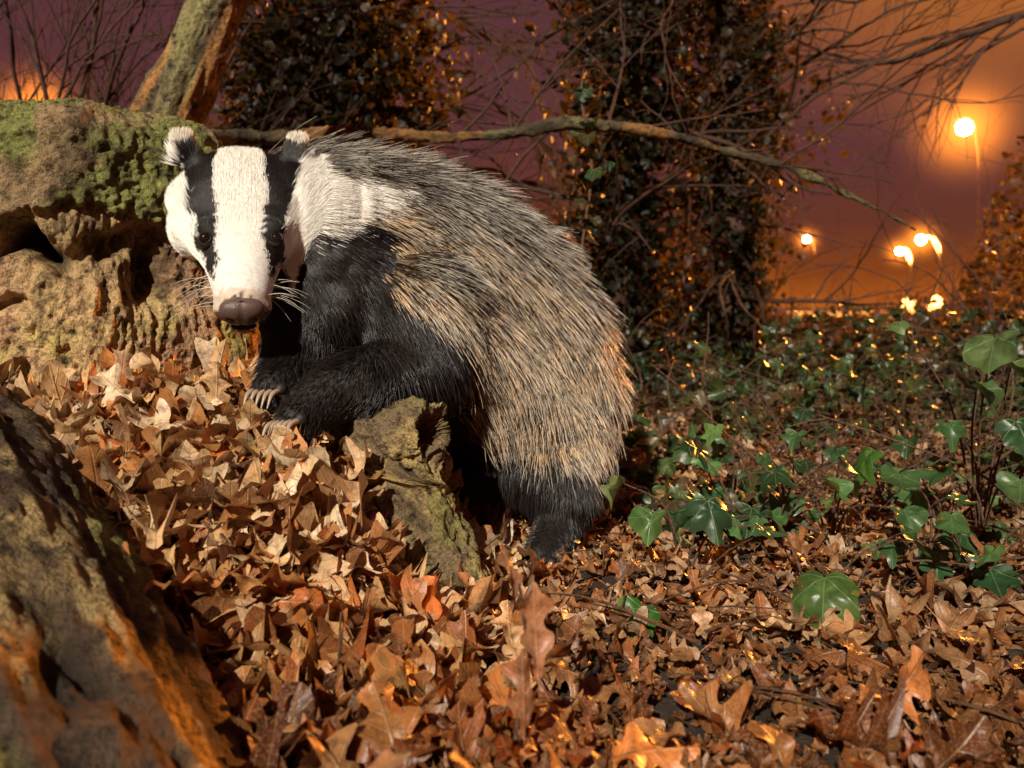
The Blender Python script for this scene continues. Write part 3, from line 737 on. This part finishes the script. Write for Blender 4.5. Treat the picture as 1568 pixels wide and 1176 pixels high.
chain([((-.27, 1.22, .44), .085), ((-.30, 1.19, .38), .06), ((-.315, 1.15, .335), .042), ((-.318, 1.11, .315), .034), ((-.325, 1.08, .305), .028)])
chain([((.06, 1.44, .22), .115), ((.06, 1.38, .15), .088), ((.085, 1.35, .10), .062), ((.082, 1.34, .06), .044), ((.06, 1.28, .035), .034), ((.045, 1.23, .03), .028)])
chain([((-.02, 1.50, .22), .10), ((-.06, 1.44, .13), .082), ((-.07, 1.42, .07), .055), ((-.08, 1.38, .035), .037), ((-.09, 1.33, .03), .03)])
chain([((.10, 1.58, .22), .05), ((.15, 1.64, .15), .03), ((.17, 1.66, .09), .018)])
prof = [(-.02, .045, .040, -.022), (0, .070, .060, -.024), (.03, .084, .070, -.026), (.065, .088, .071, -.026), (.095, .086, .067, -.026), (.12, .074, .061, -.026), (.145, .060, .054, -.025), (.17, .049, .046, -.022), (.20, .041, .038, -.02), (.235, .035, .032, -.018), (.252, .025, .022, -.016)]
pr = np.array(prof); ss = np.linspace(pr[0, 0], pr[-1, 0], 30)
ww = np.interp(ss, pr[:, 0], pr[:, 1]); hh_ = np.interp(ss, pr[:, 0], pr[:, 2]); bb = np.interp(ss, pr[:, 0], pr[:, 3])
nA2 = 40; HVv = []; HFf = []
for k in range(30):
    for q in range(nA2):
        a_ = 2 * math.pi * q / nA2; ca, sa = math.cos(a_), math.sin(a_)
        ca = math.copysign(abs(ca) ** .9, ca); sa = math.copysign(abs(sa) ** .9, sa)
        HVv.append(HW(ca * ww[k], ss[k], bb[k] + sa * hh_[k]))
for k in range(29):
    for q in range(nA2):
        q2 = (q + 1) % nA2; HFf.append((k * nA2 + q, k * nA2 + q2, (k + 1) * nA2 + q2, (k + 1) * nA2 + q))
HVv.append(HW(0, ss[0] - .01, bb[0])); HVv.append(HW(0, ss[-1] + .006, bb[-1]))
c0 = len(HVv) - 2; c1 = c0 + 1
for q in range(nA2):
    q2 = (q + 1) % nA2
    HFf.append((c0, q2, q)); HFf.append((c1, 29 * nA2 + q, 29 * nA2 + q2))
off = sum(len(v) for v in BV); BV.append(np.array(HVv))
for a_, s_, b_, r_ in [(0, .249, -.046, .017), (0, .225, -.042, .024), (0, .20, -.046, .028), (0, .17, -.055, .034), (0, .12, -.06, .045), (0, .07, -.06, .055),
                       (.047, .080, -.045, .050), (-.047, .080, -.045, .050), (.050, .045, -.04, .050), (-.050, .045, -.04, .050), (.018, .240, -.024, .020), (-.018, .240, -.024, .020),
                       (.040, .128, .012, .020), (-.040, .128, .012, .020)]:
    add_ball(HW(a_, s_, b_), r_)
earc = []
for sg in (1, -1):
    for k in range(5):
        f = k / 4
        c_ = HW(sg * (.068 + .010 * f), .010 - .034 * f, .014 + .014 * f)
        for q in (-1, 0, 1):
            add_ball(c_ + Sh * q * .0095 * (1 - .35 * f) + Uh * abs(q) * .004, .0105)
    earc.append(HW(sg * .079, -.028, .029))
allV = np.concatenate(BV)
me = bpy.data.meshes.new('badger_body')
faces = [tuple(r) for F_ in BF for r in F_.tolist()] + [tuple(off + q for q in f) for f in HFf]
me.from_pydata(allV.tolist(), [], faces); me.update()
tmp = bpy.data.objects.new('tmp_body', me); COL.objects.link(tmp)
md = tmp.modifiers.new('r', 'REMESH'); md.mode = 'VOXEL'; md.voxel_size = 0.005; md.use_smooth_shade = True
md = tmp.modifiers.new('s', 'SMOOTH'); md.factor = .5; md.iterations = 6
dg = bpy.context.evaluated_depsgraph_get(); ev = tmp.evaluated_get(dg)
body_me = bpy.data.meshes.new_from_object(ev); bpy.data.objects.remove(tmp)
body_me.name = 'body'
nv = len(body_me.vertices); co = np.empty(nv * 3); body_me.vertices.foreach_get('co', co); co = co.reshape(-1, 3)
no = np.empty(nv * 3); body_me.vertices.foreach_get('normal', no); no = no.reshape(-1, 3)
body_me.calc_loop_triangles(); tr_ = np.empty(len(body_me.loop_triangles) * 3, np.int32); body_me.loop_triangles.foreach_get('vertices', tr_); tr_ = tr_.reshape(-1, 3)

dark_poly = np.array([(-.42, .53), (-.31, .50), (-.27, .515), (-.215, .55), (-.175, .53), (-.17, .44), (-.10, .40), (-.06, .37), (-.05, .31), (-.08, .245), (-.03, .205), (.09, .175), (.20, .19), (.3, -.1), (-.6, -.1), (-.6, .3)])
def in_poly(x, z, poly):
    ins = np.zeros(len(x), bool); n = len(poly)
    for k in range(n):
        x1, y1 = poly[k]; x2, y2 = poly[(k + 1) % n]
        c_ = ((y1 > z) != (y2 > z)) & (x < (x2 - x1) * (z - y1) / (y2 - y1 + 1e-12) + x1)
        ins ^= c_
    return ins
def head_coords(P):
    D = P - Oh; return D @ Sh, D @ Fh / KS, D @ Uh
WH = np.array([.95, .91, .83])
def classify(P, Nn):
    n = len(P)
    J0 = np.stack([vnoise(P, 60, 1), vnoise(P, 60, 2), vnoise(P, 60, 3)], -1); R0 = rng.normal(0, 1, P.shape)
    J = P + 0.004 * J0 + .0018 * R0; JB = P + .010 * J0 + .007 * R0
    a_, s_, b_ = head_coords(J); aa = np.abs(a_)
    wlim = np.interp(s_, [-.035, .03, .09, .115, .14, .17, .20, .26], [.110, .110, .108, .100, .082, .066, .058, .052])
    head = (aa < wlim) & (b_ > -.085) & (s_ > -.035) & (s_ < .3)
    root = np.zeros((n, 3)); tip = np.zeros((n, 3)); band = np.zeros((n, 3)); L = np.zeros(n); kind = np.zeros(n, int)
    back = sst(Nn[:, 2] * .75 + (P[:, 0] * .5) + (P[:, 2] - .35) * .9 + .25 * fbm(P, 12, 3, 44), .24, .76)
    bl = fbm(P, 14, 3, 33)[:, None]
    cream = np.array([.80, .56, .33]) * (1 + .30 * bl); drk = np.array([.09, .060, .038])
    root[:] = cream * (1 - back[:, None] * .88) + drk * back[:, None] * .88
    band[:] = np.array([.026, .017, .012]); tip[:] = np.array([.93, .84, .69])
    u_ = rng.random(n)
    pale = u_ < (.42 * (1 - back)); band[pale] = root[pale] * .85
    dkh = u_ > (.82 - .22 * back); root[dkh] = [.055, .034, .022]; tip[dkh] = [.055, .034, .022]
    rim_warm = sst(P[:, 0], .10, .2)[:, None]; root[:] = root * (1 - rim_warm * .35) + np.array([.50, .22, .08]) * rim_warm * .35  # orange streetlamp rim light painted into the fur at the rump edge
    L[:] = .036 + .018 * rng.random(n) + .010 * back
    dk = in_poly(JB[:, 0], JB[:, 2], dark_poly) | ((JB[:, 0] < -.20) & (JB[:, 2] < .540))
    c = np.array([.012, .009, .008]) * (1 + rng.random((n, 1)))
    root[dk] = c[dk]; band[dk] = c[dk] * .8; tip[dk] = c[dk] * 2.0
    L[dk] = .020 + .012 * rng.random(dk.sum()); kind[dk] = 1
    legs = dk & ((P[:, 2] < .10) | ((P[:, 0] < -.19) & (P[:, 2] < .34))); L[legs] = .010
    A = np.array([-.285, 1.12, .580]); B = np.array([-.180, 1.19, .592]); t_ = np.clip(((JB - A) @ (B - A)) / ((B - A) @ (B - A)), 0, 1)
    dd = np.linalg.norm((JB - (A + t_[:, None] * (B - A))) * np.array([1, .5, 1]), axis=1)
    wf = ((dd < .058 - .032 * t_) | ((JB[:, 0] < -.245) & (JB[:, 2] > .54) & (JB[:, 2] < .63) & (kind == 0))) & ~head
    root[wf] = WH * .95; band[wf] = WH * .93; tip[wf] = WH; L[wf] = .024; kind[wf] = 2
    ks = np.array([-.06, .0, .05, .10, .15, .19, .215, .3]); bi = np.interp(s_, ks, [.028, .030, .033, .032, .029, .031, .035, .035]); bo_ = np.interp(s_, ks, [.092, .082, .072, .063, .055, .044, .035, .035])
    blk = head & (aa > bi) & (aa < bo_) & (b_ > -.05)
    wht = head & ~blk
    under = head & (b_ < -.066 - .02 * sst(s_, .1, .2)) & (s_ > -.02) & (s_ < .235)
    root[wht] = WH * 1.03; band[wht] = WH * 1.03; tip[wht] = WH * 1.05
    root[blk] = [.012, .009, .008]; band[blk] = [.011, .008, .007]; tip[blk] = [.03, .024, .02]
    L[head] = np.interp(s_[head], [-.05, .05, .12, .20, .245], [.015, .012, .009, .006, .003]) * np.where(aa[head] > .060, 1.9, 1)
    L[blk] *= .7
    kind[head] = 3
    root[under] = [.02, .015, .012]; band[under] = [.02, .015, .012]; tip[under] = [.05, .04, .03]
    for ec in earc:
        de = np.linalg.norm(P - ec, axis=1)
        e1 = de < .030; e2 = (de < .0195)
        root[e1] = [.03, .022, .018]; band[e1] = root[e1]; tip[e1] = [.08, .06, .05]; L[e1] = .009
        root[e2] = [.85, .78, .66]; band[e2] = root[e2]; tip[e2] = root[e2]; L[e2] = .012; kind[e1] = 4
    for sg in (1, -1):
        de = np.hypot(a_ - sg * .044, s_ - .150)
        e = head & (de < .0115); root[e] = [.03, .022, .018]; band[e] = root[e]; tip[e] = [.03, .025, .02]; L[e] = .0
    ns = head & (s_ > .247) & (b_ > -.035); L[ns] = 0; root[ns] = [.18, .11, .09]
    pk = head & (s_ > .234) & (s_ <= .247) & (b_ > -.03); root[pk] = root[pk] * np.array([.85, .72, .62])
    return root, band, tip, L, kind
rt, bd, tp, L_, kd = classify(co, no)
skin = rt * .45; skin[kd == 0] = np.array([.11, .075, .05])
hw = (kd == 3) & (rt[:, 0] > .4); skin[hw] = rt[hw] * .9
hw = (kd == 2); skin[hw] = rt[hw] * .7
at = body_me.attributes.new('col', 'FLOAT_COLOR', 'POINT'); cc = np.ones((nv, 4), np.float32); cc[:, :3] = skin; at.data.foreach_set('color', cc.ravel())
m_skin, t, bs, o = new_mat('badger_skin')
at_ = t.new('ShaderNodeAttribute', attribute_name='col'); tc = t.new('ShaderNodeTexCoord'); n_ = t.noise(tc.outputs['Object'], 150, 3)
t.l.new(t.mix(t.remap(n_, .4, .7, 0, .25), at_.outputs['Color'], (.05, .035, .025, 1)), bs.inputs['Base Color']); bs.inputs['Roughness'].default_value = .7
body_me.materials.clear(); body_me.materials.append(m_skin)
body = bpy.data.objects.new('body', body_me); COL.objects.link(body); body.parent = badger

fl_pts = np.array([(-.19, 1.33, .60), (-.10, 1.30, .52), (0, 1.35, .45), (.08, 1.40, .35), (.12, 1.4, .25), (.05, 1.25, .25), (.06, 1.33, .08), (-.05, 1.25, .33), (-.12, 1.18, .36), (-.27, 1.10, .29), (-.32, 1.13, .33), (-.25, 1.2, .58), (-.22, 1.2, .43), (-.07, 1.45, .08), (-.05, 1.3, .45), (-.15, 1.2, .50)])
fl_dir = np.array([(.85, .1, -.15), (.7, -.1, -.55), (.55, 0, -.8), (.25, 0, -.95), (.05, 0, -1), (.05, 0, -1), (-.05, -.1, -1), (.45, 0, -.85), (.4, -.1, -.8), (-.6, -.4, -.6), (-.2, -.3, -.9), (.9, .2, -.2), (.5, 0, -.8), (0, 0, -1), (.6, 0, -.7), (.75, 0, -.55)])
def flow(P, kind):
    D2 = ((P[:, None, :] - fl_pts[None]) ** 2).sum(-1); W = 1 / (D2 + .0012) ** 2; W /= W.sum(1, keepdims=True)
    d = W @ fl_dir
    hd = (kind == 3)
    a_, s_, b_ = head_coords(P)
    dh = -Fh[None] + Sh[None] * np.clip(a_ * 8, -1.1, 1.1)[:, None] * sst(np.abs(a_), .02, .08)[:, None]
    d[hd] = dh[hd]; er = kind == 4; d[er] = -Fh
    wf = kind == 2; d[wf] = norm(d[wf] * .8 + np.array([.7, .2, .0]))
    return norm(d)
def sample(n, wfun):
    A, B, C_ = co[tr_[:, 0]], co[tr_[:, 1]], co[tr_[:, 2]]
    ar = np.linalg.norm(np.cross(B - A, C_ - A), axis=1); cen = (A + B + C_) / 3
    w = ar * wfun(cen); w /= w.sum(); id_ = rng.choice(len(tr_), n, p=w)
    u = rng.random(n); v = rng.random(n); fl_ = u + v > 1; u[fl_] = 1 - u[fl_]; v[fl_] = 1 - v[fl_]
    P = A[id_] + u[:, None] * (B - A)[id_] + v[:, None] * (C_ - A)[id_]
    Nn = norm(no[tr_[id_, 0]] * (1 - u - v)[:, None] + no[tr_[id_, 1]] * u[:, None] + no[tr_[id_, 2]] * v[:, None])
    return P, Nn
K = 6
def build_fur(name, n, wfun, lens, lift, rad, clump_cell, clump_amt, mat, extra=None, jit=.07, bright=1.0):
    P, Nn = sample(n, wfun)
    root, band, tip, L, kind = classify(P, Nn)
    ok = (L > .001)
    if extra is not None: ok &= extra(P, kind)
    P, Nn, root, band, tip, L, kind = [q[ok] for q in (P, Nn, root, band, tip, L, kind)]
    n = len(P); L = L * lens * rng.uniform(.7, 1.25, n)
    d = flow(P, kind); jj = np.where(kind >= 3, .35, 1.0)[:, None]
    d = d + .22 * jj * np.stack([fbm(P, 22, 2, 7), fbm(P, 22, 2, 8), fbm(P, 22, 2, 9)], -1) + rng.normal(0, jit, (n, 3)) * jj
    d = norm(d - Nn * (d * Nn).sum(1, keepdims=True))
    lf = np.where(kind >= 3, .14, lift)[:, None]
    T0 = norm(d + Nn * (lf + .20)); T1 = norm(d + Nn * lf * .5)
    tt = np.linspace(0, 1, K)
    pts = P[:, None, :] - Nn[:, None, :] * .001 + L[:, None, None] * (T0[:, None, :] * (tt - .5 * tt ** 2)[None, :, None] + T1[:, None, :] * (.5 * tt ** 2)[None, :, None])
    if clump_amt > 0:
        Pj = P + rng.normal(0, clump_cell * .15, P.shape)
        cell = np.floor(Pj / clump_cell).astype(np.int64); key = (cell[:, 0] * 73856093) ^ (cell[:, 1] * 19349663) ^ (cell[:, 2] * 83492791)
        _, inv = np.unique(key, return_inverse=True); inv = inv.ravel(); cnt = np.bincount(inv)
        mt = np.stack([np.bincount(inv, pts[:, -1, q]) / cnt for q in range(3)], -1)[inv]
        am = clump_amt * np.where(kind >= 3, 0.0, 1.0) * rng.uniform(.4, 1, n)
        pts += (mt - pts[:, -1])[:, None, :] * (am[:, None] * (tt ** 1.6)[None])[:, :, None]
    cu = bpy.data.hair_curves.new(name); cu.add_curves([K] * n)
    cu.points.foreach_set('position', pts.astype(np.float32).ravel())
    c = np.stack([root, root, root * .6 + band * .4, band, band * .5 + tip * .5, tip], 1)
    c = c * np.where(kind >= 2, rng.uniform(.92, 1.05, n), rng.uniform(.65, 1.2, n))[:, None, None] * bright
    c4 = np.ones((n, K, 4), np.float32); c4[..., :3] = np.clip(c, 0, .98)
    at = cu.attributes.new('col', 'FLOAT_COLOR', 'POINT'); at.data.foreach_set('color', c4.ravel())
    rr = (rad * np.where(kind >= 3, .62, 1)[:, None] * np.array([1, 1, .95, .8, .55, .12])[None]).astype(np.float32)
    ra = cu.attributes.get('radius') or cu.attributes.new('radius', 'FLOAT', 'POINT'); ra.data.foreach_set('value', rr.ravel())
    cu.materials.append(mat)
    ob = bpy.data.objects.new(name, cu); COL.objects.link(ob); ob.parent = badger
    return ob
m_fur, t, bs, o = new_mat('badger_fur')
at_ = t.new('ShaderNodeAttribute', attribute_name='col'); t.l.new(at_.outputs['Color'], bs.inputs['Base Color'])
bs.inputs['Roughness'].default_value = .35; bs.inputs['Specular IOR Level'].default_value = .5
fw = lambda c: 1 + 5.0 * (np.linalg.norm(c - HW(0, .1, -.02), axis=1) < .17)
build_fur('fur', 200000, fw, 1.0, .28, .00040, .010, .38, m_fur)
build_fur('guard_hair', 26000, lambda c: np.ones(len(c)), 1.45, .46, .00050, .016, .35, m_fur, extra=lambda P, k: (k == 0) | ((k == 1) & (rng.random(len(k)) < .4)), jit=.13)

bv = BVHTree.FromPolygons(co.tolist(), [tuple(q) for q in tr_.tolist()])
def surf(a_, s_):
    o_ = HW(a_, s_, .3); h = bv.ray_cast(Vector(o_), Vector(-Uh)); return np.array(h[0]) if h[0] else HW(a_, s_, .03)
def mat_simple(name, col, rough, spec=.5, bump=0, scale=200):
    m, t, b, o = new_mat(name); tc = t.new('ShaderNodeTexCoord'); n = t.noise(tc.outputs['Object'], scale, 3)
    t.l.new(t.mix(n, tuple(q * .7 for q in col) + (1,), tuple(col) + (1,)), b.inputs['Base Color'])
    b.inputs['Roughness'].default_value = rough; b.inputs['Specular IOR Level'].default_value = spec
    if bump:
        bp = t.new('ShaderNodeBump'); bp.inputs['Strength'].default_value = bump; bp.inputs['Distance'].default_value = .001
        t.l.new(n, bp.inputs['Height']); t.l.new(bp.outputs[0], b.inputs['Normal'])
    return m
m_nose = mat_simple('nose_skin', (.13, .078, .065), .38, .5, .9, 420)
m_nos = mat_simple('nostril', (.008, .005, .005), .6)
m_eye = mat_simple('eye_cornea', (.008, .005, .004), .05, 1.0)
m_lid = mat_simple('eyelid', (.022, .016, .013), .5)
m_toe = mat_simple('toe_skin', (.02, .015, .013), .6)
m_mouth = mat_simple('lip', (.55, .26, .18), .4, .5)
m_claw = mat_simple('claw', (.45, .32, .22), .4)
def head_blob(name, a_, s_, b_, ra, rs_, rb, mat, shape=None, nu=32, nv_=20):
    V, F = sphere_vf(1, (0, 0, 0), nu, nv_)
    if shape is not None: V = shape(V)
    W = HW(a_, s_, b_)[None] + V[:, :1] * ra * Sh[None] + V[:, 1:2] * rs_ * Fh[None] + V[:, 2:] * rb * Uh[None]
    return mesh_obj(name, W, F, mat, parent=badger)
def noseshape(V):
    V = V.copy(); x, y, z_ = V[:, 0].copy(), V[:, 1].copy(), V[:, 2].copy()
    V[:, 0] = np.sign(x) * np.abs(x) ** .8 * (1 + .18 * z_); V[:, 2] = np.sign(z_) * np.abs(z_) ** .85
    for sg in (1, -1):
        dd = np.exp(-(((x - sg * .48) / .2) ** 2 + ((z_ + .15) / .22) ** 2)) * (y > 0); V[:, 1] -= dd * .6
    V[:, 1] -= np.exp(-(x / .07) ** 2) * .14 * (y > 0)
    return V
head_blob('nose', 0, .256, -.012, .0275, .016, .022, m_nose, noseshape, 72, 48)
for sg in (1, -1):
    head_blob('nostril', sg * .0125, .2675, -.012, .0056, .003, .0050, m_nos)
head_blob('lower_lip', 0, .266, -.045, .009, .004, .0035, m_mouth)
head_blob('mouth_line', 0, .262, -.038, .017, .006, .0025, m_nos)
for sg in (1, -1):
    p = surf(sg * .044, .150); a_, s_, b_ = (p - Oh) @ Sh, (p - Oh) @ Fh / KS, (p - Oh) @ Uh
    head_blob('eyelid', a_, s_, b_ - .003, .0118, .0128, .0085, m_lid)
    head_blob('eye', a_ + sg * .0005, s_ + .001, b_ + .0015, .0090, .0094, .0088, m_eye)
def claws(base, d, side, n=5, w=.009, L=.026):
    base = np.array(base); d = norm(np.array(d, float)); side = norm(np.array(side, float)); pl = []
    for k in range(n):
        o_ = base + side * (k - (n - 1) / 2) * w
        Q, Rq = smooth_path([o_ - d * .004, o_ + d * L * .5 + np.array([0, 0, .004]), o_ + d * L + np.array([0, 0, -.008])], [.0042, .0034, .0008], 10); pl.append((Q, Rq))
    V, F = tubes(pl, 8); mesh_obj('claws', V, F, m_claw, parent=badger)
    for k in range(n):
        V, F = sphere_vf(.0088, base + side * (k - (n - 1) / 2) * w - d * .008, 14, 8); mesh_obj('toe', V, F, m_toe, parent=badger)
claws((-.293, 1.030, .270), (-.35, -.75, -.35), (.85, -.35, .1)); claws((-.328, 1.060, .307), (-.25, -.8, -.4), (.9, -.25, 0))
claws((.040, 1.208, .030), (-.15, -1, -.15), (1, -.15, 0)); claws((-.093, 1.308, .032), (-.2, -1, -.1), (1, -.1, 0))
wp = []
for sg in (1, -1):
    for k in range(13):
        s_ = random.uniform(.19, .24); b_ = random.uniform(-.035, -.005); a_ = sg * .034
        p0 = HW(a_, s_, b_); d = norm(Sh * sg * random.uniform(.7, 1.1) + Fh * random.uniform(-.35, .45) + Uh * random.uniform(-.5, .5)); L = random.uniform(.025, .065)
        wp.append([p0 + d * L * q + np.array([0, 0, -.35]) * L * q * q for q in np.linspace(0, 1, K)])
wp = np.array(wp, np.float32); cu = bpy.data.hair_curves.new('whiskers'); cu.add_curves([K] * len(wp)); cu.points.foreach_set('position', wp.ravel())
c4 = np.ones((len(wp), K, 4), np.float32); c4[..., :3] = (.8, .74, .62); a1 = cu.attributes.new('col', 'FLOAT_COLOR', 'POINT'); a1.data.foreach_set('color', c4.ravel())
ra = cu.attributes.get('radius') or cu.attributes.new('radius', 'FLOAT', 'POINT'); ra.data.foreach_set('value', np.tile(np.array([.0003, .0003, .00026, .0002, .00016, .00008], np.float32), len(wp)))
cu.materials.append(m_fur); wo = bpy.data.objects.new('whiskers', cu); COL.objects.link(wo); wo.parent = badger

# ------------------------------------------------------------------ world + lights
w = bpy.data.worlds.new('World'); scene.world = w; w.use_nodes = True
t = NT(w.node_tree); bg = w.node_tree.nodes['Background']
tc = t.new('ShaderNodeTexCoord'); sp = t.new('ShaderNodeSeparateXYZ'); t.l.new(tc.outputs['Generated'], sp.inputs[0])
rp = t.new('ShaderNodeValToRGB'); t.l.new(t.math('ADD', sp.outputs[2], t.remap(t.noise(tc.outputs['Generated'], 4, 4), 0, 1, -.06, .06)), rp.inputs[0])
el = rp.color_ramp.elements; el[0].position = 0; el[0].color = (.48, .11, .010, 1); el[1].position = 1; el[1].color = (.07, .026, .034, 1)
for p_, c_ in ((.05, (.24, .055, .010, 1)), (.10, (.14, .036, .020, 1)), (.20, (.115, .035, .036, 1)), (.45, (.095, .033, .045, 1))):
    q = el.new(p_); q.color = c_
dt = t.new('ShaderNodeVectorMath', operation='DOT_PRODUCT'); t.l.new(tc.outputs['Generated'], dt.inputs[0]); dt.inputs[1].default_value = tuple(norm(np.array([.62, .9, .68])))
orange = t.math('POWER', t.remap(dt.outputs['Value'], .915, 1.0), 1.2)
c = t.mix(orange, rp.outputs[0], (.60, .175, .018, 1))
c = t.mix(t.remap(sp.outputs[2], -.06, -.01, 1, 0), c, (.01, .005, .003, 1))
t.l.new(c, bg.inputs[0]); bg.inputs[1].default_value = 1.0

flash_sun = bpy.data.lights.new('flash_sun', 'SUN'); flash_sun.energy = 5.0; flash_sun.angle = math.radians(1.0); flash_sun.color = (1, .91, .77)  # sun lamp standing in for the unseen camera flash
so_ = bpy.data.objects.new('flash_sun', flash_sun); COL.objects.link(so_)
so_.rotation_euler = Vector((.26, .80, -.54)).to_track_quat('-Z', 'Y').to_euler()

cam = bpy.data.cameras.new('camera'); co_ = bpy.data.objects.new('camera', cam); COL.objects.link(co_)
cam.lens = 28; cam.sensor_width = 36; cam.clip_start = .02; cam.clip_end = 1000
co_.location = (0, 0, .42); co_.rotation_euler = (math.radians(90), 0, 0); cam.shift_y = -118 / 1568
cam.dof.use_dof = True; cam.dof.focus_distance = 1.12; cam.dof.aperture_fstop = 5.0
scene.camera = co_
scene.view_settings.view_transform = 'Standard'; scene.view_settings.look = 'None'; scene.view_settings.exposure = 0
